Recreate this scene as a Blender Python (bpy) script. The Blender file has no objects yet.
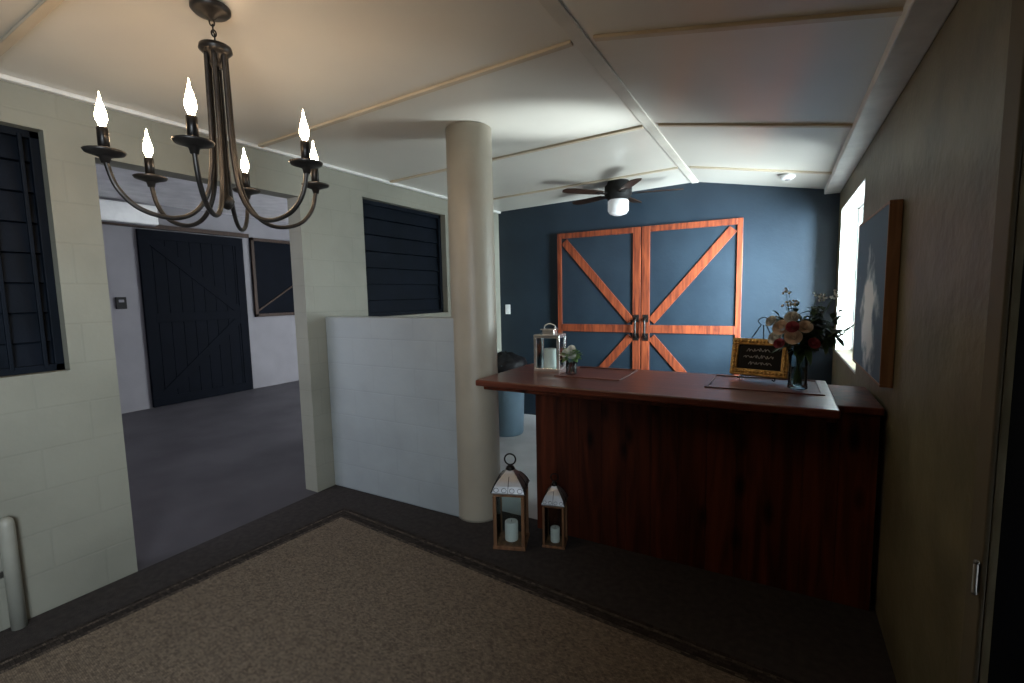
import bpy, bmesh, math, random
from mathutils import Vector, Matrix
random.seed(4)
S=bpy.context.scene
COL=S.collection
# ------------------------------------------------------------ materials
def newmat(name):
    m=bpy.data.materials.new(name); m.use_nodes=True
    return m,m.node_tree,m.node_tree.nodes['Principled BSDF']
def mat(name,c,c2=None,rough=.6,scale=6,stretch=(1,1,1),bump=0,bscale=60,metal=0,spec=.5,emis=None,estr=0,detail=6,lo=.35,hi=.65):
    m,nt,b=newmat(name); N=nt.nodes; L=nt.links
    b.inputs['Roughness'].default_value=rough; b.inputs['Metallic'].default_value=metal
    b.inputs['Specular IOR Level'].default_value=spec
    tc=N.new('ShaderNodeTexCoord'); mp=N.new('ShaderNodeMapping'); mp.inputs['Scale'].default_value=stretch
    L.new(tc.outputs['Object'],mp.inputs['Vector'])
    n=N.new('ShaderNodeTexNoise'); n.inputs['Scale'].default_value=scale; n.inputs['Detail'].default_value=detail
    L.new(mp.outputs['Vector'],n.inputs['Vector'])
    r=N.new('ShaderNodeValToRGB'); L.new(n.outputs['Fac'],r.inputs['Fac'])
    if c2 is None: c2=tuple(x*.82 for x in c)
    r.color_ramp.elements[0].color=(*c2,1); r.color_ramp.elements[0].position=lo
    r.color_ramp.elements[1].color=(*c,1); r.color_ramp.elements[1].position=hi
    L.new(r.outputs['Color'],b.inputs['Base Color'])
    if bump:
        n2=N.new('ShaderNodeTexNoise'); n2.inputs['Scale'].default_value=bscale; n2.inputs['Detail'].default_value=4
        L.new(mp.outputs['Vector'],n2.inputs['Vector'])
        bp=N.new('ShaderNodeBump'); bp.inputs['Strength'].default_value=bump; bp.inputs['Distance'].default_value=.01
        L.new(n2.outputs['Fac'],bp.inputs['Height']); L.new(bp.outputs['Normal'],b.inputs['Normal'])
    if emis: b.inputs['Emission Color'].default_value=(*emis,1); b.inputs['Emission Strength'].default_value=estr
    return m
def blockwall(name,c,axis,rough=.5,bs=.2,mort=.95):
    """painted concrete block, axis = horizontal world axis index of the wall"""
    m,nt,b=newmat(name); N=nt.nodes; L=nt.links
    b.inputs['Roughness'].default_value=rough
    tc=N.new('ShaderNodeTexCoord'); sp=N.new('ShaderNodeSeparateXYZ'); cb=N.new('ShaderNodeCombineXYZ')
    L.new(tc.outputs['Object'],sp.inputs[0]); L.new(sp.outputs[axis],cb.inputs[0]); L.new(sp.outputs[2],cb.inputs[1])
    br=N.new('ShaderNodeTexBrick'); br.inputs['Scale'].default_value=1; br.inputs['Brick Width'].default_value=.4; br.inputs['Row Height'].default_value=.2
    br.inputs['Mortar Size'].default_value=.008; br.inputs['Mortar Smooth'].default_value=1
    br.inputs['Color1'].default_value=(*c,1); br.inputs['Color2'].default_value=(*[x*.98 for x in c],1); br.inputs['Mortar'].default_value=(*[x*mort for x in c],1)
    L.new(cb.outputs[0],br.inputs['Vector'])
    n=N.new('ShaderNodeTexNoise'); n.inputs['Scale'].default_value=2.2; n.inputs['Detail'].default_value=7; L.new(tc.outputs['Object'],n.inputs['Vector'])
    mx=N.new('ShaderNodeMix'); mx.data_type='RGBA'; mx.blend_type='MULTIPLY'; mx.inputs[0].default_value=.6
    L.new(br.outputs['Color'],mx.inputs[6])
    rr=N.new('ShaderNodeValToRGB'); rr.color_ramp.elements[0].position=.3; rr.color_ramp.elements[0].color=(.7,.7,.7,1); rr.color_ramp.elements[1].position=.6; rr.color_ramp.elements[1].color=(1,1,1,1)
    L.new(n.outputs['Fac'],rr.inputs[0]); L.new(rr.outputs[0],mx.inputs[7])
    L.new(mx.outputs[2],b.inputs['Base Color'])
    n2=N.new('ShaderNodeTexNoise'); n2.inputs['Scale'].default_value=35; L.new(tc.outputs['Object'],n2.inputs['Vector'])
    ad=N.new('ShaderNodeMath'); ad.operation='MULTIPLY_ADD'; ad.inputs[1].default_value=-.6
    L.new(br.outputs['Fac'],ad.inputs[0]); 
    ms=N.new('ShaderNodeMath'); ms.operation='MULTIPLY'; ms.inputs[1].default_value=.6; L.new(n2.outputs['Fac'],ms.inputs[0]); L.new(ms.outputs[0],ad.inputs[2])
    bp=N.new('ShaderNodeBump'); bp.inputs['Strength'].default_value=bs; bp.inputs['Distance'].default_value=.006
    L.new(ad.outputs[0],bp.inputs['Height']); L.new(bp.outputs['Normal'],b.inputs['Normal'])
    return m
def wood(name,c,c2,axis=2,rough=.4,scale=5,knots=False,plank=0,plank_axis=0,coat=0,spec=.5):
    m,nt,b=newmat(name); N=nt.nodes; L=nt.links
    b.inputs['Roughness'].default_value=rough; b.inputs['Coat Weight'].default_value=coat; b.inputs['Coat Roughness'].default_value=.3
    b.inputs['Specular IOR Level'].default_value=spec
    tc=N.new('ShaderNodeTexCoord'); mp=N.new('ShaderNodeMapping')
    s=[7,7,7]; s[axis]=.6; mp.inputs['Scale'].default_value=s
    L.new(tc.outputs['Object'],mp.inputs['Vector'])
    n=N.new('ShaderNodeTexNoise'); n.inputs['Scale'].default_value=scale; n.inputs['Detail'].default_value=8; n.inputs['Distortion'].default_value=.6
    L.new(mp.outputs['Vector'],n.inputs['Vector'])
    r=N.new('ShaderNodeValToRGB'); r.color_ramp.elements[0].position=.35; r.color_ramp.elements[1].position=.68
    r.color_ramp.elements[0].color=(*c2,1); r.color_ramp.elements[1].color=(*c,1); L.new(n.outputs['Fac'],r.inputs['Fac'])
    out=r.outputs['Color']
    if knots:
        v=N.new('ShaderNodeTexVoronoi'); v.inputs['Scale'].default_value=1
        mp2=N.new('ShaderNodeMapping'); s2=[7,7,7]; s2[axis]=2.8; mp2.inputs['Scale'].default_value=s2
        L.new(tc.outputs['Object'],mp2.inputs['Vector']); L.new(mp2.outputs['Vector'],v.inputs['Vector'])
        r2=N.new('ShaderNodeValToRGB'); r2.color_ramp.elements[0].position=.06; r2.color_ramp.elements[0].color=(.10,.06,.05,1); r2.color_ramp.elements[1].position=.24; r2.color_ramp.elements[1].color=(1,1,1,1)
        L.new(v.outputs['Distance'],r2.inputs['Fac'])
        mx=N.new('ShaderNodeMix'); mx.data_type='RGBA'; mx.blend_type='MULTIPLY'; mx.inputs[0].default_value=.95
        L.new(out,mx.inputs[6]); L.new(r2.outputs[0],mx.inputs[7]); out=mx.outputs[2]
    if plank:
        sp=N.new('ShaderNodeSeparateXYZ'); L.new(tc.outputs['Object'],sp.inputs[0])
        md=N.new('ShaderNodeMath'); md.operation='DIVIDE'; md.inputs[1].default_value=plank; L.new(sp.outputs[plank_axis],md.inputs[0])
        fl=N.new('ShaderNodeMath'); fl.operation='FLOOR'; L.new(md.outputs[0],fl.inputs[0])
        wn=N.new('ShaderNodeTexWhiteNoise'); wn.noise_dimensions='1D'; L.new(fl.outputs[0],wn.inputs['W'])
        r3=N.new('ShaderNodeValToRGB'); r3.color_ramp.elements[0].color=(.65,.65,.65,1); r3.color_ramp.elements[1].color=(1,1,1,1); L.new(wn.outputs['Value'],r3.inputs[0])
        mx=N.new('ShaderNodeMix'); mx.data_type='RGBA'; mx.blend_type='MULTIPLY'; mx.inputs[0].default_value=1
        L.new(out,mx.inputs[6]); L.new(r3.outputs[0],mx.inputs[7]); out=mx.outputs[2]
    L.new(out,b.inputs['Base Color'])
    bp=N.new('ShaderNodeBump'); bp.inputs['Strength'].default_value=.12; bp.inputs['Distance'].default_value=.004
    L.new(n.outputs['Fac'],bp.inputs['Height']); L.new(bp.outputs['Normal'],b.inputs['Normal'])
    return m
def glass(name,tint=(.9,.95,.95),fac=.18):
    m=bpy.data.materials.new(name); m.use_nodes=True; nt=m.node_tree; N=nt.nodes; L=nt.links; N.clear()
    o=N.new('ShaderNodeOutputMaterial'); t=N.new('ShaderNodeBsdfTransparent'); t.inputs[0].default_value=(*tint,1)
    g=N.new('ShaderNodeBsdfGlossy'); g.inputs['Roughness'].default_value=.05
    lw=N.new('ShaderNodeLayerWeight'); lw.inputs[0].default_value=fac
    mx=N.new('ShaderNodeMixShader'); L.new(lw.outputs['Fresnel'],mx.inputs[0]); L.new(t.outputs[0],mx.inputs[1]); L.new(g.outputs[0],mx.inputs[2]); L.new(mx.outputs[0],o.inputs[0])
    return m
# ------------------------------------------------------------ mesh builder
class MB:
    def __init__(s): s.bm=bmesh.new(); s.mi=0
    def _tag(s,faces):
        for f in faces: f.material_index=s.mi
    def box(s,a,b,M=None):
        vs=[s.bm.verts.new((x,y,z)) for x in (a[0],b[0]) for y in (a[1],b[1]) for z in (a[2],b[2])]
        fs=[s.bm.faces.new([vs[i] for i in q]) for q in ((0,1,3,2),(4,6,7,5),(0,4,5,1),(2,3,7,6),(0,2,6,4),(1,5,7,3))]
        if M is not None: bmesh.ops.transform(s.bm,matrix=M,verts=vs)
        s._tag(fs); return s
    def beam(s,p,q,w,t,up=(0,0,1)):
        p=Vector(p);q=Vector(q);d=(q-p);L=d.length;d.normalize();up=Vector(up)
        x=d.cross(up).normalized(); y=x.cross(d).normalized()
        M=Matrix((( x.x,y.x,d.x,p.x),(x.y,y.y,d.y,p.y),(x.z,y.z,d.z,p.z),(0,0,0,1)))
        return s.box((-w/2,-t/2,0),(w/2,t/2,L),M)
    def lathe(s,prof,n=32,c=(0,0,0),M=None,closed=True):
        rings=[];allv=[]
        for r,z in prof:
            if r<1e-5: v=s.bm.verts.new((c[0],c[1],c[2]+z)); rings.append([v]); allv.append(v)
            else:
                R=[s.bm.verts.new((c[0]+r*math.cos(2*math.pi*i/n),c[1]+r*math.sin(2*math.pi*i/n),c[2]+z)) for i in range(n)]
                rings.append(R); allv+=R
        fs=[]
        for A,B in zip(rings,rings[1:]):
            for i in range(n):
                j=(i+1)%n
                if len(A)==1 and len(B)==1: continue
                if len(A)==1: fs.append(s.bm.faces.new((A[0],B[j],B[i])))
                elif len(B)==1: fs.append(s.bm.faces.new((A[i],A[j],B[0])))
                else: fs.append(s.bm.faces.new((A[i],A[j],B[j],B[i])))
        for f in fs: f.smooth=True
        if M is not None: bmesh.ops.transform(s.bm,matrix=M,verts=allv)
        s._tag(fs); return s
    def cyl(s,c,r,h,n=24,r2=None,M=None):
        r2=r if r2 is None else r2
        s.lathe([(0,0),(r,0),(r,0),(r2,h),(r2,h),(0,h)],n,c,M); return s
    def tube(s,pts,r,n=10,sub=6,closed=False,radii=None):
        P=[Vector(p) for p in pts]
        if sub>1:
            Q=[];m=len(P);RR=[]
            rng=range(m) if closed else range(m-1)
            for i in rng:
                if closed: a,b,c,d=P[(i-1)%m],P[i],P[(i+1)%m],P[(i+2)%m]
                else: a,b,c,d=P[max(i-1,0)],P[i],P[i+1],P[min(i+2,m-1)]
                for k in range(sub):
                    t=k/sub
                    Q.append(.5*((2*b)+(c-a)*t+(2*a-5*b+4*c-d)*t*t+(3*b-a-3*c+d)*t**3))
                    if radii: RR.append(radii[i]*(1-t)+radii[(i+1)%m]*t)
            if not closed:
                Q.append(P[-1]); 
                if radii: RR.append(radii[-1])
            P=Q
        else: RR=radii
        m=len(P); rings=[]; prev=None
        for i in range(m):
            if closed: T=(P[(i+1)%m]-P[i-1]).normalized()
            else: T=(P[min(i+1,m-1)]-P[max(i-1,0)]).normalized()
            if prev is None:
                a=Vector((0,0,1)) if abs(T.z)<.9 else Vector((1,0,0)); nrm=T.cross(a).normalized()
            else: nrm=(prev-T*prev.dot(T)).normalized()
            prev=nrm; bn=T.cross(nrm); rr=RR[i] if radii else r
            rings.append([s.bm.verts.new(P[i]+rr*(math.cos(2*math.pi*k/n)*nrm+math.sin(2*math.pi*k/n)*bn)) for k in range(n)])
        fs=[]
        for i in range(m if closed else m-1):
            A=rings[i];B=rings[(i+1)%m]
            for k in range(n):
                j=(k+1)%n; fs.append(s.bm.faces.new((A[k],A[j],B[j],B[k])))
        for f in fs: f.smooth=True
        if not closed:
            fs.append(s.bm.faces.new(list(reversed(rings[0])))); fs.append(s.bm.faces.new(rings[-1]))
        s._tag(fs); return s
    def ball(s,c,r,sc=(1,1,1),u=16,v=10):
        M=Matrix.Translation(c)@Matrix.Diagonal((*sc,1))
        g=bmesh.ops.create_uvsphere(s.bm,u_segments=u,v_segments=v,radius=r,matrix=M)
        fs={f for vv in g['verts'] for f in vv.link_faces}
        for f in fs: f.smooth=True
        s._tag(fs); return s
    def poly(s,vs,faces,smooth=False):
        V=[s.bm.verts.new(v) for v in vs]; fs=[s.bm.faces.new([V[i] for i in f]) for f in faces]
        for f in fs: f.smooth=smooth
        s._tag(fs); return s
    def obj(s,name,mats,bevel=0,parent=None,kind=None,label=None,loc=None,rot=None):
        bmesh.ops.recalc_face_normals(s.bm,faces=s.bm.faces[:])
        me=bpy.data.meshes.new(name); s.bm.to_mesh(me); s.bm.free()
        for m in (mats if isinstance(mats,(list,tuple)) else [mats]): me.materials.append(m)
        o=bpy.data.objects.new(name,me); COL.objects.link(o)
        if bevel:
            bv=o.modifiers.new('bevel','BEVEL'); bv.width=bevel; bv.segments=2; bv.limit_method='ANGLE'; bv.angle_limit=math.radians(50)
        if parent: o.parent=parent
        if kind: o['kind']=kind
        if label: o['label']=label
        if loc is not None: o.location=loc
        if rot is not None: o.rotation_euler=rot
        return o
def thing(name,label,cat,loc,rz=0,group=None,kind=None):
    e=bpy.data.objects.new(name,None); e.empty_display_size=.05; COL.objects.link(e)
    e.location=loc; e.rotation_euler=(0,0,rz); e['label']=label
    if cat: e['category']=cat
    if group: e['group']=group
    if kind: e['kind']=kind
    return e
def st(mb,name,mats,label,bevel=0,cat=None,**k):
    return mb.obj(name,mats,bevel,kind='structure',label=label,**k)
# ------------------------------------------------------------ palette
M_wallL=blockwall('painted_block_left',(.255,.250,.205),1,mort=.94,bs=.25)
M_half=blockwall('painted_block_half',(.335,.365,.38),0,mort=.95,bs=.2)
M_wallR=mat('painted_plaster_right',(.190,.160,.088),(.115,.097,.053),rough=.5,scale=3.5,bump=.4,bscale=20)
M_jamb=mat('tan_door_jamb',(.14,.115,.075),(.11,.09,.06),rough=.6,scale=4,spec=.2)
M_navyw=mat('navy_wall_paint',(.012,.021,.031),(.0085,.0155,.024),rough=.40,scale=3,bump=.15,bscale=30,spec=.38)
M_navy=mat('navy_paint',(.0055,.0085,.015),(.0035,.006,.010),rough=.6,scale=5,bump=.1,spec=.10)
M_navyd=mat('deep_navy_door_paint',(.0028,.0042,.008),(.002,.0032,.006),rough=.65,scale=5,spec=.06)
M_ceil=mat('ceiling_paint',(.70,.665,.595),(.65,.615,.55),rough=.28,scale=1.5,bump=.15,bscale=5)
M_ridge=mat('ridge_batten_paint',(.66,.62,.54),rough=.45,scale=4)
M_trim=mat('ceiling_trim_paint',(.60,.51,.38),(.53,.44,.32),rough=.4,scale=5)
M_trimw=mat('white_trim_paint',(.78,.77,.74),rough=.4)
M_col=mat('column_paint',(.38,.34,.27),(.33,.295,.235),rough=.42,scale=3,bump=.15,bscale=20)
M_floor=mat('dark_carpet',(.058,.050,.048),(.042,.037,.036),rough=.9,scale=30,bump=.5,bscale=220,spec=.15)
M_floor2=mat('hall_floor',(.088,.082,.092),(.060,.056,.064),rough=.65,scale=1.8,bump=.2,bscale=120,spec=.3)
M_floor3=mat('pale_bar_floor',(.42,.42,.43),(.34,.34,.35),rough=.4,scale=4)  # paler base tone for the floor behind the bar
M_nwall=mat('hall_wall_paint',(.20,.195,.21),(.17,.165,.18),rough=.7,scale=2)
M_nceil=mat('hall_ceiling_paint',(.75,.73,.75),rough=.6)
M_red=wood('red_stained_wood',(.225,.048,.016),(.075,.014,.006),axis=2,rough=.5,scale=5,spec=.3)
M_top=wood('counter_top_wood',(.175,.042,.020),(.085,.018,.009),axis=0,rough=.32,scale=3,coat=.25)
M_body=wood('counter_front_wood',(.155,.034,.013),(.055,.013,.006),axis=2,rough=.6,scale=2.4,knots=True,plank=.145,plank_axis=0,spec=.2)
M_brown=wood('brown_frame_wood',(.045,.024,.015),(.025,.014,.009),axis=2,rough=.5,spec=.2)
M_pale=wood('natural_pine_edge',(.30,.16,.08),(.19,.09,.045),axis=2,rough=.5)
M_lant=wood('weathered_lantern_wood',(.28,.135,.060),(.13,.058,.026),axis=2,rough=.6)
M_black=mat('black_iron',(.018,.016,.015),rough=.35,metal=.6,scale=20)
M_bronze=mat('dark_grey_bronze',(.060,.054,.050),(.028,.025,.023),rough=.38,metal=.65,scale=15)
M_silver=mat('galvanised_metal',(.50,.51,.53),(.40,.41,.43),rough=.35,metal=.85,scale=10)
M_chrome=mat('polished_silver',(.88,.88,.86),rough=.2,metal=.8)
M_gold=mat('antique_gold',(.75,.47,.15),(.42,.24,.07),rough=.35,metal=.6,scale=40,bump=.5,bscale=70)
M_chalk=mat('blackboard',(.012,.012,.012),rough=.6,spec=.2)
M_white=mat('white_plastic',(.80,.80,.79),rough=.4)
M_pipe=mat('painted_pipe',(.31,.305,.26),rough=.45)
M_wax=mat('white_wax',(.85,.83,.78),rough=.5,emis=(1,.95,.85),estr=.02)
M_flame=mat('lit_bulb_glass',(1,.9,.75),rough=.3,emis=(1,.70,.42),estr=84)
M_globe=mat('frosted_globe',(.85,.85,.85),rough=.3,emis=(.9,.95,1),estr=.2)
M_glass=glass('clear_glass')
M_leaf=mat('dark_green_leaf',(.065,.135,.050),(.025,.060,.028),rough=.45,scale=30)
M_leafl=mat('light_green_leaf',(.25,.40,.12),(.13,.24,.07),rough=.5,scale=30)
M_stem=mat('green_stem',(.06,.11,.04),rough=.5)
M_cream=mat('cream_petal',(.97,.86,.74),(.90,.74,.60),rough=.6,scale=20)
M_pink=mat('dusky_pink_petal',(.55,.14,.18),(.38,.07,.10),rough=.6,scale=20)
M_wpetal=mat('white_petal',(.95,.95,.90),rough=.6,scale=20)
M_bag=mat('black_plastic_bag',(.010,.010,.012),rough=.5,bump=.6,bscale=14,spec=.25)
M_bin=mat('blue_grey_plastic',(.15,.23,.29),(.13,.20,.26),rough=.4,scale=4)
M_steel=mat('brushed_steel',(.22,.21,.195),rough=.4,metal=1)
def canvas():
    m,nt,b=newmat('painted_canvas'); N=nt.nodes; L=nt.links; b.inputs['Roughness'].default_value=.7
    tc=N.new('ShaderNodeTexCoord')
    n=N.new('ShaderNodeTexNoise'); n.inputs['Scale'].default_value=7; n.inputs['Detail'].default_value=6; L.new(tc.outputs['Object'],n.inputs['Vector'])
    v=N.new('ShaderNodeVectorMath'); v.operation='DISTANCE'; v.inputs[1].default_value=(0,.0,.27)
    mp=N.new('ShaderNodeMapping'); mp.inputs['Scale'].default_value=(0,1.1,.9); L.new(tc.outputs['Object'],mp.inputs[0]); L.new(mp.outputs[0],v.inputs[0])
    a=N.new('ShaderNodeMath'); a.operation='MULTIPLY_ADD'; a.inputs[1].default_value=.6; L.new(n.outputs['Fac'],a.inputs[0]); L.new(v.outputs['Value'],a.inputs[2])
    r=N.new('ShaderNodeValToRGB'); r.color_ramp.elements[0].position=.45; r.color_ramp.elements[0].color=(.92,.93,.94,1)
    r.color_ramp.elements[1].position=.58; r.color_ramp.elements[1].color=(.075,.135,.20,1)
    e=r.color_ramp.elements.new(.50); e.color=(.42,.50,.56,1)
    L.new(a.outputs[0],r.inputs[0]); L.new(r.outputs[0],b.inputs['Base Color'])
    return m
M_canvas=canvas()
def weave(name,c,c2,s,nlo=.68,fine=60):
    m,nt,b=newmat(name); N=nt.nodes; L=nt.links; b.inputs['Roughness'].default_value=.85; b.inputs['Specular IOR Level'].default_value=.15
    tc=N.new('ShaderNodeTexCoord')
    br=N.new('ShaderNodeTexBrick'); br.inputs['Scale'].default_value=s; br.inputs['Brick Width'].default_value=.5; br.inputs['Row Height'].default_value=.25; br.inputs['Mortar Size'].default_value=.03; br.inputs['Mortar Smooth'].default_value=1
    br.inputs['Color1'].default_value=(*c,1); br.inputs['Color2'].default_value=(*c2,1); br.inputs['Mortar'].default_value=(*[x*.6 for x in c2],1)
    L.new(tc.outputs['Object'],br.inputs['Vector'])
    n=N.new('ShaderNodeTexNoise'); n.inputs['Scale'].default_value=fine; n.inputs['Detail'].default_value=8; n.inputs['Roughness'].default_value=.75
    L.new(tc.outputs['Object'],n.inputs['Vector'])
    r=N.new('ShaderNodeValToRGB'); r.color_ramp.elements[0].position=.3; r.color_ramp.elements[0].color=(nlo,nlo,nlo,1); r.color_ramp.elements[1].position=.7; L.new(n.outputs['Fac'],r.inputs[0])
    mx=N.new('ShaderNodeMix'); mx.data_type='RGBA'; mx.blend_type='MULTIPLY'; mx.inputs[0].default_value=1
    L.new(br.outputs['Color'],mx.inputs[6]); L.new(r.outputs[0],mx.inputs[7]); L.new(mx.outputs[2],b.inputs['Base Color'])
    bp=N.new('ShaderNodeBump'); bp.inputs['Strength'].default_value=.5; bp.inputs['Distance'].default_value=.003; bp.invert=True
    L.new(br.outputs['Fac'],bp.inputs['Height']); L.new(bp.outputs['Normal'],b.inputs['Normal'])
    return m
M_rug=weave('sisal_field',(.36,.28,.21),(.22,.168,.125),38,.42,55)
M_rugb=weave('sisal_border',(.070,.056,.048),(.030,.024,.021),16,.6,90)
M_rugp=weave('sisal_border_braid',(.16,.125,.10),(.05,.04,.034),22,.7,60)
# ------------------------------------------------------------ room shell
XL,XR,YB,YF=-3.09,.43,5.15,-1.4
ZL,ZM,ZR,XM=2.53,2.59,2.36,-.77
st(MB().box((XL,YF,-.1),(XR+.3,2.70,0)),'floor',M_floor,'dark brown low pile carpet floor')
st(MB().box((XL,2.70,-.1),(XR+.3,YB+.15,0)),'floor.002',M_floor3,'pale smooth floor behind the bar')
st(MB().box((-8,YF,-.1),(XL,8.2,0)),'floor.001',M_floor2,'worn grey floor of the adjoining hall')
mb=MB()
prof=[(XL,ZL),(XM,ZM),(XR,ZR),(XR,2.75),(XL,2.75)]
vs=[(x,y,z) for y in (YF,YB) for x,z in prof]
mb.poly(vs,[(0,1,2,3,4),(9,8,7,6,5)]+[(i,(i+1)%5,5+(i+1)%5,5+i) for i in range(5)])
st(mb,'ceiling',M_ceil,'low folded ceiling of painted boards, warm off-white')
st(MB().box((-8,YF,2.88),(XL-.14,8.2,2.98)),'ceiling.001',M_nceil,'pale painted ceiling of the adjoining hall')
T0=XL-.14
mb=MB()
def seg(y0,y1,z0,z1): mb.box((T0,y0,z0),(XL,y1,z1))
W1=(-.15,.94,1.17,2.33); OP=(1.13,2.32,2.25); W2=(2.93,4.06,1.33,2.35)
seg(YF,W1[0],0,2.88); seg(W1[0],W1[1],0,W1[2]); seg(W1[0],W1[1],W1[3],2.88); seg(W1[1],OP[0],0,2.88)
seg(OP[0],OP[1],OP[2],2.88); seg(OP[1],W2[0],0,2.88); seg(W2[0],W2[1],0,W2[2]); seg(W2[0],W2[1],W2[3],2.88); seg(W2[1],YB,0,2.88)
bmesh.ops.remove_doubles(mb.bm,verts=mb.bm.verts[:],dist=1e-4)
st(mb,'wall_left',M_wallL,'painted concrete block wall, pale sage beige')
st(MB().box((XL,2.48,0),(-1.78,2.60,1.36)),'wall_half',M_half,'pale blue grey painted block half wall beside the column',bevel=.012)
st(MB().box((XL-.14,YB,0),(XR+.15,YB+.12,2.88)),'wall_back',M_navyw,'dark navy painted back wall')
mb=MB(); 
def segr(y0,y1,z0,z1): mb.box((XR,y0,z0),(XR+.15,y1,z1))
WR=(3.66,4.95,.97,2.17); DR=(.35,1.41,2.0)
segr(YF,DR[0],0,2.75); segr(DR[0],DR[1],DR[2],2.75); segr(DR[1],WR[0],0,2.75); segr(WR[0],WR[1],0,WR[2]); segr(WR[0],WR[1],WR[3],2.75); segr(WR[1],YB,0,2.75)
bmesh.ops.remove_doubles(mb.bm,verts=mb.bm.verts[:],dist=1e-4)
st(mb,'wall_right',M_wallR,'olive tan painted wall')
st(MB().box((-8,YF-.12,0),(XR+.15,YF,2.98)),'wall_front',M_wallR,'plain tan wall')
st(MB().box((-7.87,YF,0),(-7.75,8.2,2.88)),'wall_hall_far',M_nwall,'grey painted hall wall')
st(MB().box((-7.75,8.08,0),(T0,8.2,2.88)),'wall_hall_end',M_nwall,'grey painted end wall of hall')
def cz(x): return ZL+(ZM-ZL)*(x-XL)/(XM-XL) if x<XM else ZM+(ZR-ZM)*(x-XM)/(XR-XM)
k=0
for y in (-.45,.74,2.02,3.24,4.45):
    mb=MB(); mb.beam((XL,y,cz(XL)-.007),(XM-.05,y,cz(XM-.05)-.007),.034,.014)
    mb.beam((XM+.05,y,cz(XM+.05)-.007),(XR-.11,y,cz(XR-.11)-.007),.034,.014)
    k+=1; st(mb,'trim_%d'%k,M_trim,'painted ceiling batten covering a board joint',bevel=.003)
k+=1; st(MB().beam((XM-.01,YF,ZM-.006),(XM-.01,YB,ZM-.006),.065,.012),'trim_%d'%k,M_ridge,'long painted ridge trim along the ceiling fold',bevel=.003)
k+=1; st(MB().beam((XR-.06,YF,ZR+.000),(XR-.06,YB,ZR+.000),.12,.05),'trim_%d'%k,M_trimw,'wide painted cornice board above the tan wall',bevel=.006)
k+=1; st(MB().beam((XL+.02,YF,ZL-.010),(XL+.02,YB,ZL-.010),.035,.022),'trim_%d'%k,M_trimw,'thin white cornice strip',bevel=.004)
def shutter(name,W,bars,label):
    e=thing(name,label,None,(XL-.09,W[0],W[2]),kind='structure'); w=W[1]-W[0]; h=W[3]-W[2]
    mb=MB(); n=max(3,int(h/.145)); s=h/n
    mb.box((-.05,0,0),(-.03,w,h))
    for i in range(n):
        z=i*s; mb.poly([(-.03,0,z),(-.03,w,z),(.004,w,z+.004),(.004,0,z+.004),(-.014,0,z+s*.97),(-.014,w,z+s*.97),(-.03,w,z+s*.97),(-.03,0,z+s*.97)],[(0,1,2,3),(3,2,5,4),(4,5,6,7)])
    mb.obj('siding_board_panel',M_navy,0,e)
    f=MB(); t=.035
    for a,b in (((0,0),(w,t)),((0,h-t),(w,h)),((0,0),(t,h)),((w-t,0),(w,h))): f.box((.004,a[0],a[1]),(.03,b[0],b[1]))
    f.obj('window_frame',M_navy,.003,e)
    for b in bars: MB().box((.02,b-.008,.02),(.036,b+.008,h-.02)).obj('window_bar',M_navy,.003,e)
    return e
shutter('window_1',W1,[.66,.78,.90,1.02],'navy boarded window with upright bars in block wall')
shutter('window_2',W2,[],'navy horizontal board shutter set in block wall')
e=thing('window_3','bright white framed window beside the bar',None,(XR+.03,WR[0],WR[2]),kind='structure'); w=WR[1]-WR[0]; h=WR[3]-WR[2]
f=MB(); t=.02
for a,b in (((0,0),(w,t)),((0,h-t),(w,h)),((0,0),(t,h)),((w-t,0),(w,h))): f.box((.09,a[0],a[1]),(.11,b[0],b[1]))
f.obj('window_frame',M_trimw,.004,e)
MB().box((.098,.02,.02),(.102,w-.02,h-.02)).obj('glass_pane',M_glass,0,e)
MB().box((-.035,-.0,-.02),(.12,w,-.0005)).obj('window_sill',M_trimw,.006,e)
rv=MB(); rv.box((-.03,0,0),(.09,.008,h)).box((-.03,w-.008,0),(.09,w,h)).box((-.03,0,h-.008),(.09,w,h)); rv.obj('window_reveal',M_trimw,0,e)
e=thing('door_4','dark navy door with steel hinge in tan casing',None,(XR+.03,DR[0],0),kind='structure'); w=DR[1]-DR[0]; h=DR[2]
MB().box((-.02,.01,.01),(.03,w-.008,h-.01)).obj('door_panel',M_navyd,.004,e)
c=MB(); c.box((-.042,w,0),(-.031,w+.085,ZR-.03)).box((-.042,-.10,0),(-.031,0,ZR-.03)).box((-.042,0,h),(-.031,w,h+.10)); c.obj('door_casing',M_jamb,.003,e)
hz=.83
hg=MB(); hg.cyl((-.050,w+.004,hz-.035),.005,.07,12).box((-.045,w+.004,hz-.033),(-.0425,w+.022,hz+.033)).ball((-.050,w+.004,hz+.037),.006).ball((-.050,w+.004,hz-.037),.006)
hg.obj('door_hinge',M_steel,0,e)
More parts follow.
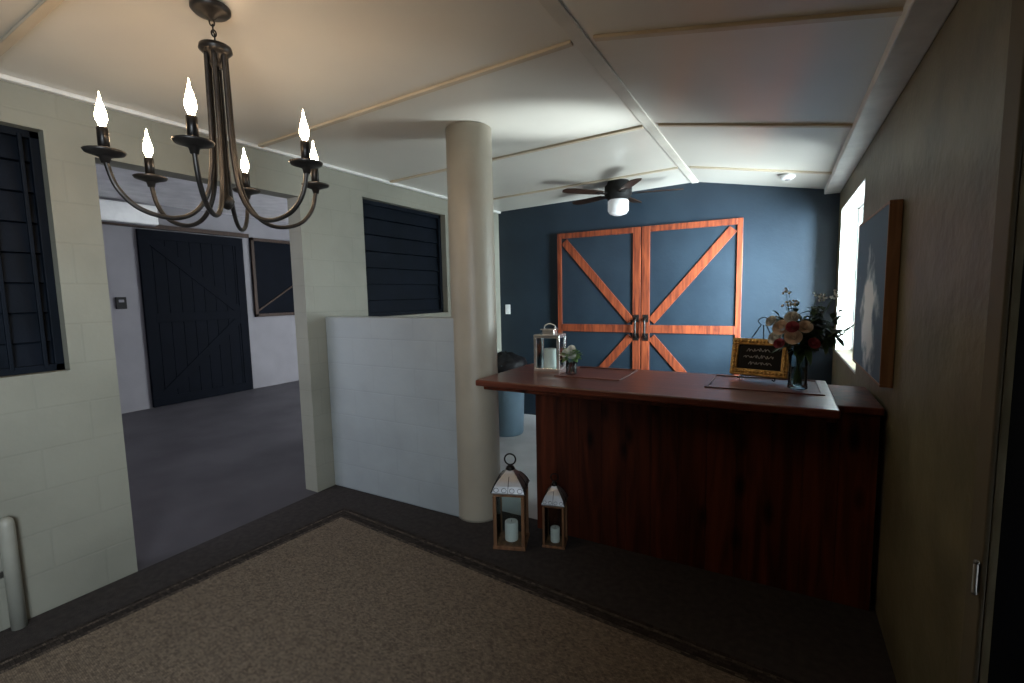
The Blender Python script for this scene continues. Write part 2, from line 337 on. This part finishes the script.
# ------------------------------------------------------------ barn doors on back wall
def bar(mb,p,q,w,y0,y1):
    p=Vector((p[0],0,p[1]));q=Vector((q[0],0,q[1]));d=(q-p).normalized();n=Vector((-d.z,0,d.x))*w/2
    a=[p-n,q-n,q+n,p+n]
    vs=[(v.x,y,v.z) for y in (y0,y1) for v in a]
    mb.poly(vs,[(3,2,1,0),(4,5,6,7)]+[(i,(i+1)%4,4+(i+1)%4,4+i) for i in range(4)])
def barn(name,x0,x1,flip):
    e=thing(name,'navy barn door with red stained cross braced frame',None,(x0,YB-.06,0.02),kind='structure'); w=x1-x0; h=2.17; t=.085; to=.05
    tl_,tr_=(t,to) if flip else (to,t)
    MB().box((0,.02,0),(w,.055,h)).obj('door_panel',M_navyw,0,e)
    f=MB(); f.box((0,0,0),(tl_,.02,h)).box((w-tr_,0,0),(w,.02,h)).box((tl_,0,h-.06),(w-tr_,.02,h)).box((tl_,0,0),(w-tr_,.02,t)).box((tl_,0,1.045),(w-tr_,.02,1.045+t)); f.obj('door_frame',M_red,.003,e)
    X=(lambda x:w-x) if flip else (lambda x:x)
    b=MB(); bar(b,(X(to+.035),h-.06-.035),(X(w-t-.02),1.045+t+.04),t,0.003,.019); b.obj('diagonal_brace',M_red,.002,e)
    b=MB(); bar(b,(X(w-t-.02),1.00),(X(to+.035),t+.03),t,0.003,.019); b.obj('diagonal_brace',M_red,.002,e)
    hx=X(w-.045)
    hd=MB(); hd.tube([(hx,.0,1.00),(hx,-.045,1.02),(hx,-.05,1.10),(hx,-.045,1.18),(hx,0,1.20)],.012,8,5); hd.box((hx-.03,-.004,.96),(hx+.03,0.0,1.04)).box((hx-.03,-.004,1.16),(hx+.03,0.0,1.24)); hd.obj('door_handle',M_black,0,e)
barn('door_1',-2.27,-1.305,False); barn('door_2',-1.295,-.33,True)
e=thing('door_3','dark navy sliding plank door with diagonal braces',None,(-7.72,3.20,.01),kind='structure')
d=MB(); n=9; w=1.46; h=2.50
for i in range(n): d.box((-.02,i*w/n+.002,0),(.012,(i+1)*w/n-.002,h))
d.box((-.025,0,0),(-.015,w,h)); d.obj('plank_panel',M_navyd,.002,e)
f=MB(); t=.13
f.box((.012,0,0),(.024,w,t)).box((.012,0,h-t),(.024,w,h)).box((.012,0,t),(.024,t,h-t)).box((.012,w-t,t),(.024,w,h-t)).box((.012,t,1.2),(.024,w-t,1.2+t)); f.obj('door_frame',M_navyd,.003,e)
f=MB(); f.beam((.018,t,h-t),(.018,w-t,1.2+t),.12,.010,(1,0,0)).beam((.018,w-t,1.2),(.018,t,t),.12,.010,(1,0,0)); f.obj('diagonal_brace',M_navyd,.003,e)
MB().box((-.02,-1.6,h+.02),(.05,w+.1,h+.08)).obj('sliding_rail',M_brown,.004,e)
e=thing('window_4','dark barred hall window in a brown timber frame',None,(-7.74,4.80,1.22),kind='structure')
w=1.9;h=1.32
MB().box((0,0,0),(.02,w,h)).obj('window_pane',M_navyd,0,e)
f=MB(); t=.05
for a,b in (((0,0),(w,t)),((0,h-t),(w,h)),((0,0),(t,h)),((w-t,0),(w,h))): f.box((.02,a[0],a[1]),(.05,b[0],b[1]))
f.obj('window_frame',M_brown,.003,e)
f=MB(); f.beam((.035,t,.1),(.035,w-t,h-.1),.025,.02,(1,0,0)); f.obj('diagonal_brace',M_brown,.003,e)
e=thing('air_conditioner','white wall mounted air conditioner high on grey wall','air conditioner',(-7.745,2.55,2.56))
MB().box((0,0,0),(.22,.85,.26)).obj('housing',M_white,.02,e)
MB().box((.12,.03,-.012),(.19,.82,-.001)).obj('air_vane',M_nwall,.003,e)
e=thing('thermostat','small dark wall control box on grey wall','thermostat',(-7.748,2.95,1.50))
MB().box((0,-.06,-.08),(.03,.06,.08)).obj('housing',M_chalk,.006,e)
MB().box((.03,-.03,.01),(.033,.03,.045)).obj('display',M_nwall,.001,e)
cx_,cy_=-1.775,2.61
c=MB(); c.lathe([(0,0),(.152,0),(.152,.02),(.150,1.3),(.148,2.0),(.147,cz(cx_)-.003),(0,cz(cx_)-.003)],56,(0,0,0))
o=st(c,'column',M_col,'round painted column at the end of the half wall',loc=(cx_,cy_,0)); o.name='trim_10'
p=MB(); p.lathe([(0,0),(.028,0),(.028,.50),(.025,.52),(.014,.533),(0,.538)],24); 
e=thing('drain_pipe','short capped pale pipe standing against block wall','pipe',(XL+.037,.645,0))
p.obj('pipe_body',M_pipe,0,e); MB().box((-.036,-.037,.25),(-.027,.037,.28)).obj('wall_bracket',M_steel,.002,e)
e=thing('light_switch','small beige wall switch plate on block wall','light switch',(XL+.001,.60,1.12))
MB().box((0,-.035,-.055),(.007,.035,.055)).obj('switch_plate',M_col,.003,e); MB().box((.007,-.006,-.012),(.014,.006,.012)).obj('toggle',M_white,.001,e)
e=thing('light_switch','white switch plate on navy wall','light switch',(-2.98,YB-.001,1.32))
MB().box((-.035,-.007,-.06),(.035,0,.06)).obj('switch_plate',M_white,.003,e); MB().box((-.006,-.014,-.012),(.006,-.007,.012)).obj('toggle',M_white,.001,e)
# ------------------------------------------------------------ rug
e=MB(); L_,W_,b_=2.95,3.0,.105
def ring(mb,o0,o1,z):
    mb.box((o0,-W_+o0,0),(L_-o0,-W_+o1,z)).box((o0,-o1,0),(L_-o0,-o0,z)).box((o0,-W_+o1,0),(o1,-o1,z)).box((L_-o1,-W_+o1,0),(L_-o0,-o1,z))
e.mi=0; ring(e,0,.020,.012)
e.mi=2; ring(e,.020,.036,.013)
e.mi=0; ring(e,.036,.084,.012)
e.mi=2; ring(e,.084,b_,.013)
e.mi=1; e.box((b_,-W_+b_,0),(L_-b_,-b_,.0115))
ro=e.obj('area_rug',[M_rugb,M_rug,M_rugp],0,loc=(-2.66,2.21,.001),rot=(0,0,math.radians(-5)),label='brown woven sisal rug with dark border on carpet'); ro['category']='rug'
# ------------------------------------------------------------ bar counter
ZT=.988
e=thing('bar_counter','dark red stained wooden bar counter with overhanging top','bar counter',(-.6,2.86,0))
ox,oy=-.6,2.86
b=MB(); x0,x1=-1.32-ox,.405-ox; y0,y1=2.60-oy,3.08-oy
n=12
for i in range(n):
    a=x0+(x1-x0)*i/n; c_=x0+(x1-x0)*(i+1)/n; b.box((a+.0006,y0,.0),(c_-.0006,y0+.02,.935))
b.box((x0+.002,y0+.012,.0),(x1-.002,y1,.933)); b.obj('front_panel',M_body,.0008,e)
t=MB(); t.box((-1.61-ox,2.36-oy,ZT-.038),(.235-ox,3.12-oy,ZT)); t.obj('counter_top',M_top,.008,e)
t=MB(); t.box((-1.57-ox,2.39-oy,ZT-.062),(.225-ox,3.09-oy,ZT-.0385)); t.obj('edge_moulding',M_body,.006,e)
t=MB(); t.box((.237-ox,2.57-oy,.935),(.415-ox,3.12-oy,ZT-.02)); t.obj('end_cap',M_body,.006,e)
def rect(mb,xa,xb,ya,yb,w,z0,z1):
    mb.box((xa,ya,z0),(xb,ya+w,z1)).box((xa,yb-w,z0),(xb,yb,z1)).box((xa,ya+w,z0),(xa+w,yb-w,z1)).box((xb-w,ya+w,z0),(xb,yb-w,z1))
for xa,xb in ((-1.22,-.80),(-.34,.20)):
    t=MB(); rect(t,xa-ox,xb-ox,2.66-oy,3.08-oy,.018,ZT+.0003,ZT+.006); t.obj('panel_moulding',M_top,.0025,e)
# ------------------------------------------------------------ chandelier
CX,CY=-1.93,1.12
e=thing('chandelier','six arm dark metal candle style chandelier, lit','chandelier',(CX,CY,1.80))
zc=cz(CX)-1.80
c=MB(); c.lathe([(0,zc-.001),(.065,zc-.001),(.065,zc-.012),(.055,zc-.022),(.02,zc-.03),(.012,zc-.040),(0,zc-.040)],32,(.10,-.065,0)); c.obj('ceiling_canopy',M_bronze,0,e)
for i,(lx,ly,lz) in enumerate(((.088,-.057,zc-.045),(.064,-.041,zc-.052),(.040,-.025,zc-.055),(.016,-.009,zc-.056))):
    l=MB(); pts=[]
    for j in range(8):
        a=j*math.pi/4; u_=.017*math.cos(a); v_=.008*math.sin(a)
        pts.append((lx+u_*.83,ly-u_*.5,lz-u_*-.25+(v_ if i%2 else 0)) if i%2 else (lx+u_*.83+v_*.5,ly-u_*.5+v_*.83,lz+u_*.25))
    l.tube(pts,.003,8,3,closed=True); l.obj('chain_link',M_bronze,0,e)
zt=.650
c=MB(); c.lathe([(0,zt+.050),(.006,zt+.048),(.012,zt+.044),(.02,zt+.042),(.03,zt+.035),(.055,zt+.028),(.058,zt+.013),(.045,zt),(.03,zt-.01),(.02,zt-.05),(0,zt-.05)],32); c.obj('top_collar',M_bronze,0,e)
c=MB(); c.lathe([(0,.06),(.012,.065),(.022,.08),(.026,.095),(.018,.11),(.008,.12),(.006,zt-.03),(0,zt-.03)],24); c.obj('center_rod',M_bronze,0,e)
R=.365; ZC=.205
for i in range(6):
    a=math.radians(17+60*i); ca,sa=math.cos(a),math.sin(a)
    prof=[(.034,zt),(.036,.50),(.038,.35),(.046,.22),(.068,.11),(.12,.035),(.195,.01),(.285,.035),(.342,.10),(R,ZC-.02)]
    m=MB(); m.tube([(r*ca,r*sa,z) for r,z in prof],.0085,10,7); m.obj('arm',M_bronze,0,e)
    m=MB(); m.lathe([(0,ZC-.03),(.012,ZC-.03),(.016,ZC-.012),(.03,ZC-.006),(.055,ZC+.002),(.060,ZC+.010),(.056,ZC+.012),(.03,ZC+.004),(.017,ZC+.006),(0,ZC+.006)],32,(R*ca,R*sa,0)); m.obj('drip_cup',M_bronze,0,e)
    m=MB(); m.lathe([(0,ZC+.0065),(.0165,ZC+.0065),(.0165,ZC+.085),(.014,ZC+.088),(0,ZC+.088)],24,(R*ca,R*sa,0)); m.obj('candle_sleeve',M_black,0,e)
    z=ZC+.089
    m=MB(); m.lathe([(0,z),(.008,z),(.0105,z+.008),(.0170,z+.026),(.0165,z+.042),(.011,z+.066),(.0045,z+.090),(.0015,z+.112),(0,z+.115)],20,(R*ca,R*sa,0)); m.obj('flame_bulb',M_flame,0,e)
# ------------------------------------------------------------ ceiling fan
FX,FY=-1.40,4.60
e=thing('ceiling_fan','dark low profile ceiling fan with frosted light','ceiling fan',(FX,FY,2.20)); zf=cz(FX)-2.20
c=MB(); c.lathe([(0,zf-.001),(.10,zf-.001),(.11,zf-.03),(.13,zf-.05),(.13,zf-.13),(.11,zf-.16),(.09,zf-.175),(0,zf-.175)],40); c.obj('motor_housing',M_chalk,0,e)
c=MB(); c.lathe([(0,zf-.176),(.085,zf-.176),(.10,zf-.19),(.10,zf-.28),(.08,zf-.31),(.04,zf-.325),(0,zf-.328)],32); c.obj('light_globe',M_globe,0,e)
for i in range(5):
    a=math.radians(14+72*i); m=MB(); Mx=Matrix.Rotation(a,4,'Z')@Matrix.Translation((0,0,zf-.12))@Matrix.Rotation(math.radians(8),4,'X')
    pts=[(.18,-.045),(.30,-.055),(.52,-.06),(.58,-.045),(.60,0),(.58,.045),(.52,.06),(.30,.055),(.18,.045)]
    vs=[Mx@Vector((x,y,z)) for z in (-.003,.003) for x,y in pts]; n=len(pts)
    m.poly(vs,[tuple(reversed(range(n))),tuple(range(n,2*n))]+[(j,(j+1)%n,n+(j+1)%n,n+j) for j in range(n)])
    m.obj('fan_blade',M_brown,0,e)
    m=MB(); m.box((.10,-.02,-.008),(.24,.02,-.0035),Mx); m.obj('blade_bracket',M_black,0,e)
e=thing('smoke_detector','small round white smoke detector on ceiling','smoke detector',(.02,4.62,cz(.02)-.002))
MB().lathe([(0,-.035),(.04,-.035),(.055,-.02),(.06,0),(0,0)],28).obj('housing',M_white,0,e)
MB().lathe([(0,-.04),(.018,-.04),(.02,-.0352),(0,-.0352)],16).obj('sensor_grille',M_nwall,0,e)
# ------------------------------------------------------------ painting on right wall
e=thing('painting','dark blue abstract painting with white shape, pale wooden edge','painting',(XR-.002,2.97,1.07))
w2=.445;h=.79
f=MB(); t=.012; dd=.045
f.box((-dd,-w2,0),(0,w2,t)).box((-dd,-w2,h-t),(0,w2,h)).box((-dd,-w2,t),(0,-w2+t,h-t)).box((-dd,w2-t,t),(0,w2,h-t)); f.obj('picture_frame',M_pale,.002,e)
MB().box((-dd+.003,-w2+t,t),(-dd+.016,w2-t,h-t)).obj('canvas',M_canvas,0,e)
# ------------------------------------------------------------ lanterns
def floor_lantern(loc,w,hb,hr,rz,label):
    e=thing('candle_lantern',label,'lantern',loc,rz,group='wooden lanterns on the floor'); q=w/2; p=w*.10
    f=MB(); f.box((-q,-q,0),(q,q,w*.10)).box((-q*.93,-q*.93,hb-w*.09),(q*.93,q*.93,hb))
    for sx in (-1,1):
        for sy in (-1,1):
            x=sx*(q*.86);y=sy*(q*.86); f.box((x-p/2,y-p/2,w*.10),(x+p/2,y+p/2,hb-w*.09))
    f.obj('wooden_frame',M_lant,.003,e)
    g=MB(); r=q*.80
    for sx in (-1,1): g.box((sx*r-.001,-r,w*.10),(sx*r+.001,r,hb-w*.09)); g.box((-r,sx*r-.001,w*.10),(r,sx*r+.001,hb-w*.09))
    g.obj('glass_pane',M_glass,0,e)
    P=[(q*1.02,hb),(q*1.02,hb+.008),(q*.96,hb+hr*.14),(q*.86,hb+hr*.28),(q*.70,hb+hr*.45),(q*.50,hb+hr*.60),(q*.33,hb+hr*.70),(q*.24,hb+hr*.80)]
    m=MB(); vs=[];fc=[]
    for s_,z in P: vs+=[(-s_,-s_,z),(s_,-s_,z),(s_,s_,z),(-s_,s_,z)]
    for k2 in range(len(P)-1):
        for j in range(4): fc.append((4*k2+j,4*k2+(j+1)%4,4*k2+4+(j+1)%4,4*k2+4+j))
    fc.append((3,2,1,0)); fc.append(tuple(range(4*len(P)-4,4*len(P)))); m.poly(vs,fc)
    m.obj('metal_roof',M_silver,.002,e)
    m=MB(); m.lathe([(q*.26,hb+hr*.78),(q*.30,hb+hr*.82),(q*.22,hb+hr*.92),(0,hb+hr)],20); m.obj('roof_cap',M_black,0,e)
    m=MB()
    for j in range(4):
        R_=Matrix.Rotation(j*math.pi/2,4,'Z')
        for k2 in (-1,0,1):
            m.tube([R_@Vector((a_*k2,-a_*1.03,z_)) for a_,z_ in P[1:6]],w*.010,6,2)
        for kk in (-.75,-.25,.25,.75):
            a_=q*.96; z_=hb+hr*.16; rr_=q*.15
            m.tube([R_@Vector((a_*kk+rr_*math.cos(t_),-a_*1.03+rr_*.3*math.sin(t_),z_+rr_*.8*math.sin(t_))) for t_ in [j2*math.pi/3 for j2 in range(6)]],w*.009,5,2,closed=True)
    m.obj('roof_scrollwork',M_black,0,e)
    m=MB(); rr=w*.17; m.tube([(rr*math.cos(a),0,hb+hr+rr*.9+rr*math.sin(a)) for a in [j*math.pi/5 for j in range(10)]],w*.026,8,3,closed=True); m.obj('ring_handle',M_black,0,e)
    c=thing('pillar_candle','white pillar candle inside wooden lantern','candle',(loc[0],loc[1],loc[2]+w*.10+.0005),group='candles in floor lanterns')
    MB().lathe([(0,0),(w*.2,0),(w*.205,.004),(w*.205,hb*.32),(w*.19,hb*.335),(w*.1,hb*.325),(0,hb*.322)],24).obj('wax_body',M_wax,0,c)
    MB().tube([(0,0,hb*.322),(.001,0,hb*.36)],.0015,6,1).obj('wick',M_black,0,c)
floor_lantern((-1.38,2.37,.001),.195,.34,.15,.35,'large weathered wood lantern with silver metal roof')
floor_lantern((-1.14,2.48,.001),.135,.26,.13,.25,'small weathered wood lantern with silver metal roof')
e=thing('glass_lantern','square silver framed glass lantern on bar top','lantern',(-1.345,2.88,ZT+.0005),.15)
q=.088;h=.245;f=MB(); p=.009
f.box((-q,-q,0),(q,q,.022)).box((-q,-q,h-.022),(q,q,h))
for sx in (-1,1):
    for sy in (-1,1): f.box((sx*(q-p)-p,sy*(q-p)-p,.022),(sx*(q-p)+p,sy*(q-p)+p,h-.022))
f.obj('metal_frame',M_chrome,.002,e)
g=MB()
for sx in (-1,1): g.box((sx*(q-p)-.001,-q+2*p,.022),(sx*(q-p)+.001,q-2*p,h-.022)); g.box((-q+2*p,sx*(q-p)-.001,.022),(q-2*p,sx*(q-p)+.001,h-.022))
g.obj('glass_pane',M_glass,0,e)
m=MB(); m.box((-.04,-.04,h),(.04,.04,h+.03)).box((-.052,-.052,h+.03),(.052,.052,h+.036)); m.obj('chimney_cap',M_chrome,.002,e)
m=MB(); m.tube([(-.035,0,h+.036),(-.035,0,h+.055),(0,0,h+.068),(.035,0,h+.055),(.035,0,h+.036)],.004,8,5); m.obj('carry_handle',M_chrome,0,e)
c=thing('pillar_candle','white pillar candle inside silver glass lantern','candle',(-1.345,2.88,ZT+.023))
MB().lathe([(0,0),(.040,0),(.041,.004),(.041,.12),(.037,.124),(.015,.12),(0,.119)],24).obj('wax_body',M_wax,0,c)
MB().tube([(0,0,.119),(.001,0,.135)],.0015,6,1).obj('wick',M_black,0,c)
# ------------------------------------------------------------ flowers
def leaf(mb,base,d,L,w,droop=.2):
    d=Vector(d).normalized(); s=d.cross(Vector((0,0,1)));
    s=s.normalized() if s.length>.1 else Vector((1,0,0)); u=s.cross(d)
    base=Vector(base); P=[]
    for t,ww in ((0,.05),(.25,.75),(.5,1),(.75,.7),(1,.03)):
        c=base+d*L*t-Vector((0,0,1))*droop*L*t*t
        P+=[c-s*w*ww/2+u*w*.15*ww,c,c+s*w*ww/2+u*w*.15*ww]
    F=[]
    for i in range(4): F+=[(3*i,3*i+1,3*i+4,3*i+3),(3*i+1,3*i+2,3*i+5,3*i+4)]
    mb.poly(P,F,True)
def rose(mb,c,r,up):
    up=Vector(up).normalized(); a=Vector((1,0,0)) if abs(up.x)<.8 else Vector((0,1,0)); X=up.cross(a).normalized(); Y=up.cross(X)
    for ring_,(rr,n,tilt) in enumerate(((.25,3,.1),(.5,4,.3),(.78,5,.6),(1.0,6,1.0))):
        for k2 in range(n):
            th=2*math.pi*(k2+ring_*.4)/n; hw=math.pi/n*1.25
            P=[];rows=4;cols=5
            for i in range(rows):
                t=i/(rows-1)
                for j in range(cols):
                    s_=-1+2*j/(cols-1); an=th+s_*hw
                    rad=r*rr*(.25+.75*math.sin(t*math.pi/2))*(1+.12*tilt*t)
                    z=r*(-.6+t*(1.25-.55*tilt*rr))*(1-.10*s_*s_)-(.15*tilt*r*t*t)
                    P.append(Vector(c)+X*rad*math.cos(an)+Y*rad*math.sin(an)+up*z)
            F=[(i*cols+j,i*cols+j+1,(i+1)*cols+j+1,(i+1)*cols+j) for i in range(rows-1) for j in range(cols-1)]
            mb.poly(P,F,True)
VX,VY=-1.155,2.79
e=thing('glass_vase','small clear glass tumbler vase on bar top','vase',(VX,VY,ZT+.0005))
MB().lathe([(0,0),(.030,0),(.034,.004),(.036,.08),(.034,.08),(.031,.008),(0,.006)],28).obj('vase_body',M_glass,0,e)
MB().lathe([(0,.0085),(.029,.0085),(.031,.045),(0,.045)],24).obj('water',M_glass,0,e)
e=thing('flower_posy','small white and green flower posy in tumbler','flowers',(VX,VY,ZT+.015))
s=MB(); 
for i in range(6):
    a=i*1.05; s.tube([(.012*math.cos(a),.012*math.sin(a),0),(.008*math.cos(a+1),.008*math.sin(a+1),.05),(.03*math.cos(a+1),.03*math.sin(a+1),.10)],.002,6,3)
s.obj('stem',M_stem,0,e)
l=MB()
for i in range(60):
    a=random.uniform(0,6.28); leaf(l,(.025*math.cos(a),.025*math.sin(a),.08+random.uniform(-.01,.05)),(math.cos(a),math.sin(a),random.uniform(-.1,.9)),random.uniform(.04,.065),.034)
l.obj('foliage',M_leafl,0,e)
for c0,r0 in (((.020,-.04,.115),.026),((-.035,-.02,.12),.026),((.0,.0,.145),.026)):
    m=MB(); rose(m,c0,r0,(c0[0]*3,c0[1]*3-.2,.12)); m.obj('blossom',M_wpetal,0,e)
VX,VY=.09,2.82
e=thing('glass_vase','tall clear cylindrical glass vase on bar top','vase',(VX,VY,ZT+.0005))
MB().lathe([(0,0),(.042,0),(.046,.004),(.042,.05),(.040,.12),(.050,.20),(.0485,.20),(.038,.12),(.039,.05),(.040,.012),(0,.01)],32).obj('vase_body',M_glass,0,e)
MB().lathe([(0,.0125),(.038,.0125),(.038,.05),(.036,.11),(0,.11)],24).obj('water',M_glass,0,e)
e=thing('flower_bouquet','mixed bouquet with cream and pink roses and green foliage','flowers',(VX,VY,ZT+.02))
s=MB(); tips=[]
for i in range(28):
    a=random.uniform(0,6.28); r=random.uniform(.03,.15); zt_=random.uniform(.20,.42); tp=(r*math.cos(a)+.03,r*math.sin(a)*.9,zt_); tips.append(tp)
    s.tube([(.02*math.cos(a+3),.02*math.sin(a+3),0),(.012*math.cos(a),.012*math.sin(a),.15),tp],.0022,6,4)
for i in range(5):
    tp=(.14+.015*i,-.12+.03*i,.26+.03*random.random()); tips.append(tp); s.tube([(0,0,.02),(.01,0,.16),(.08,-.03,.21),tp],.002,6,4)
sprigs=[]
for i in range(12):
    tp=(.02+.13*random.uniform(-1,1),.08*random.uniform(-1,1),.44+random.uniform(-.02,.05)); sprigs.append(tp); s.tube([(0,0,.05),(tp[0]*.3,tp[1]*.3,.22),tp],.0013,6,4)
s.obj('stem',M_stem,0,e)
l=MB()
for tp in tips:
    for k2 in range(9):
        d=Vector((random.uniform(-1,1),random.uniform(-1,1),random.uniform(-.5,.8)))
        if tp[0]>.12: d.x=min(d.x,.35)
        f_=random.uniform(.62,1.0); leaf(l,(tp[0]*f_,tp[1]*f_,.14+(tp[2]-.14)*f_),d,random.uniform(.04,.075),random.uniform(.018,.034))
for i in range(50):
    a=random.uniform(0,6.28); leaf(l,(.04*math.cos(a)+.02,.04*math.sin(a),.18+random.uniform(0,.12)),(math.cos(a),math.sin(a),random.uniform(-.4,.6)),random.uniform(.07,.12),.035,.35)
l.obj('foliage',M_leaf,0,e)
for c0,r0,mt in (((-.085,-.11,.305),.038,M_cream),((-.03,-.14,.26),.036,M_cream),((-.11,-.08,.25),.034,M_wpetal),((.02,-.13,.31),.030,M_cream),((-.04,-.11,.355),.030,M_wpetal),((.06,-.12,.23),.026,M_pink),((-.13,-.10,.335),.026,M_wpetal),((-.035,-.15,.31),.027,M_pink),((-.09,-.13,.225),.024,M_pink)):
    m=MB(); rose(m,c0,r0,(c0[0]*2,c0[1]*2-.1,.2)); m.obj('rose_bloom',mt,0,e,label={'cream_petal':'cream rose bloom','dusky_pink_petal':'dark pink rose bloom','white_petal':'small white bloom'}[mt.name])
m=MB()
for tp in sprigs:
    for i in range(5): m.ball((tp[0]+random.uniform(-.018,.018),tp[1]+random.uniform(-.018,.018),tp[2]+random.uniform(-.02,.01)),.0055,u=8,v=6)
m.obj('filler_blossom',M_wpetal,0,e)
SX,SY=-.10,2.99
e=thing('chalkboard_sign','small chalkboard in ornate gold frame on bar top','sign',(SX,SY,ZT+.023),math.radians(-14))
tl=Matrix.Rotation(math.radians(-14),4,'X')
w2=.152;h=.215;t=.038
f=MB()
for a,b in (((-w2,0),(w2,t)),((-w2,h-t),(w2,h)),((-w2,t),(-w2+t,h-t)),((w2-t,t),(w2,h-t))): f.box((a[0],-.012,a[1]),(b[0],.012,b[1]),tl)
f.obj('gold_frame',M_gold,.006,e)
f=MB()
for i in range(15):
    for zz in (t*.5,h-t*.5): f.ball(tl@Vector((-w2+.016+i*(2*w2-.032)/14,-.013,zz)),.008,u=8,v=6)
for i in range(1,10):
    for xx in (-w2+t*.5,w2-t*.5): f.ball(tl@Vector((xx,-.013,t*.5+i*(h-t)/10)),.008,u=8,v=6)
f.obj('beaded_ornament',M_gold,0,e)
MB().box((-w2+t,-.004,t),(w2-t,.004,h-t),tl).obj('chalk_surface',M_chalk,0,e)
f=MB()
for row,(zz,xa,xb) in enumerate(((.146,-.07,.055),(.108,-.085,.085),(.071,-.055,.07))):
    pts=[];x=xa;i=0
    while x<xb:
        pts.append(tl@Vector((x+.004*math.sin(i*1.9),-.0055,zz+(.011 if i%2 else -.007)*random.uniform(.5,1.2)))); x+=.0085; i+=1
    f.tube(pts,.0012,5,4)
f.obj('chalk_script',M_white,0,e)
e=thing('tabletop_easel','thin black wire easel holding the framed chalkboard','easel',(SX,SY,ZT+.0095),math.radians(-14))
for sx in (-1,1):
    m=MB(); m.tube([(sx*.09,-.055,.004),(sx*.09,-.05,.008),(sx*.088,.006,.008),(sx*.07,.055,.18),(sx*.03,.077,.27),(sx*.012,.083,.30)],.003,8,5); m.obj('easel_leg',M_black,0,e)
m=MB(); m.tube([(.012,.083,.30),(.03,.086,.325),(0.0,.09,.345),(-.03,.086,.325),(-.012,.083,.30)],.003,8,5); m.tube([(0,.086,.30),(0,.10,.15),(0,.115,.004)],.003,8,4); m.tube([(-.088,.0065,.012),(.088,.0065,.012)],.003,8,1); m.obj('easel_loop',M_black,0,e)
e=thing('waste_bin','blue grey plastic bin with black liner','waste bin',(-2.56,4.35,.001))
MB().lathe([(0,0),(.17,0),(.18,.02),(.205,.74),(.215,.75),(.215,.77),(.20,.77),(.175,.03),(0,.03)],40).obj('bin_body',M_bin,0,e)
m=MB(); m.lathe([(.207,.68),(.222,.71),(.226,.77),(.205,.81),(.14,.84),(.06,.88),(0,.87)],40)
for v in m.bm.verts:
    v.co+=Vector((random.uniform(-.01,.01),random.uniform(-.01,.01),random.uniform(-.015,.02)))
m.obj('bin_liner',M_bag,0,e)
# ------------------------------------------------------------ lights
def area(name,loc,target,sx,sy,power,col,spread=180):
    l=bpy.data.lights.new(name,'AREA'); l.shape='RECTANGLE'; l.size=sx; l.size_y=sy; l.energy=power; l.color=col; l.spread=math.radians(spread)
    o=bpy.data.objects.new(name,l); COL.objects.link(o); o.location=loc
    o.rotation_euler=(Vector(target)-Vector(loc)).to_track_quat('-Z','Y').to_euler(); return o
area('window_daylight',(XR+.55,3.8,1.65),(.0,5.15,1.5),1.1,1.2,330,(.84,.92,1),95)
area('ground_bounce',(XR+.60,4.2,.9),(-1.6,3.0,2.7),1.4,.8,120,(.95,.97,1))
area('rear_fill',(.25,-.9,1.5),(-3.1,1.4,.9),1.2,1.6,32,(.80,.91,1),85)  # unseen soft fill added behind the camera, no doorway stands there
area('hall_daylight',(-5.0,-.9,1.6),(-5.0,4,1.5),2.5,1.6,46,(.82,.86,1))
def spot(name,loc,target,power,col,ang):
    l=bpy.data.lights.new(name,'SPOT'); l.energy=power; l.color=col; l.spot_size=math.radians(ang); l.spot_blend=1; l.shadow_soft_size=.03
    o=bpy.data.objects.new(name,l); COL.objects.link(o); o.location=loc
    o.rotation_euler=(Vector(target)-Vector(loc)).to_track_quat('-Z','Y').to_euler()
spot('ceiling_glint_spot',(1.3,4.75,.9),(-1.25,2.85,2.58),1300,(.95,.97,1),12)  # added spot outside the window, makes the bright patch on the ceiling
w=bpy.data.worlds.new('world'); S.world=w; w.use_nodes=True
w.node_tree.nodes['Background'].inputs[0].default_value=(.88,.95,1,1); w.node_tree.nodes['Background'].inputs[1].default_value=9.0
# ------------------------------------------------------------ camera
def basis(yaw,pitch,roll):
    d=Vector((-math.sin(yaw)*math.cos(pitch),math.cos(yaw)*math.cos(pitch),math.sin(pitch)))
    r0=Vector((math.cos(yaw),math.sin(yaw),0)); u0=r0.cross(d)
    return math.cos(roll)*r0-math.sin(roll)*u0, math.cos(roll)*u0+math.sin(roll)*r0, d
r,u,d=basis(*[math.radians(a) for a in (29.66,-5.64,1.19)])
cd=bpy.data.cameras.new('camera'); cd.sensor_width=36; cd.lens=471.5/1024*36; cd.clip_start=.02
co=bpy.data.objects.new('camera',cd); COL.objects.link(co)
co.matrix_world=Matrix(((r.x,u.x,-d.x,0),(r.y,u.y,-d.y,0),(r.z,u.z,-d.z,1.5),(0,0,0,1)))
S.camera=co
S.view_settings.view_transform='Standard'
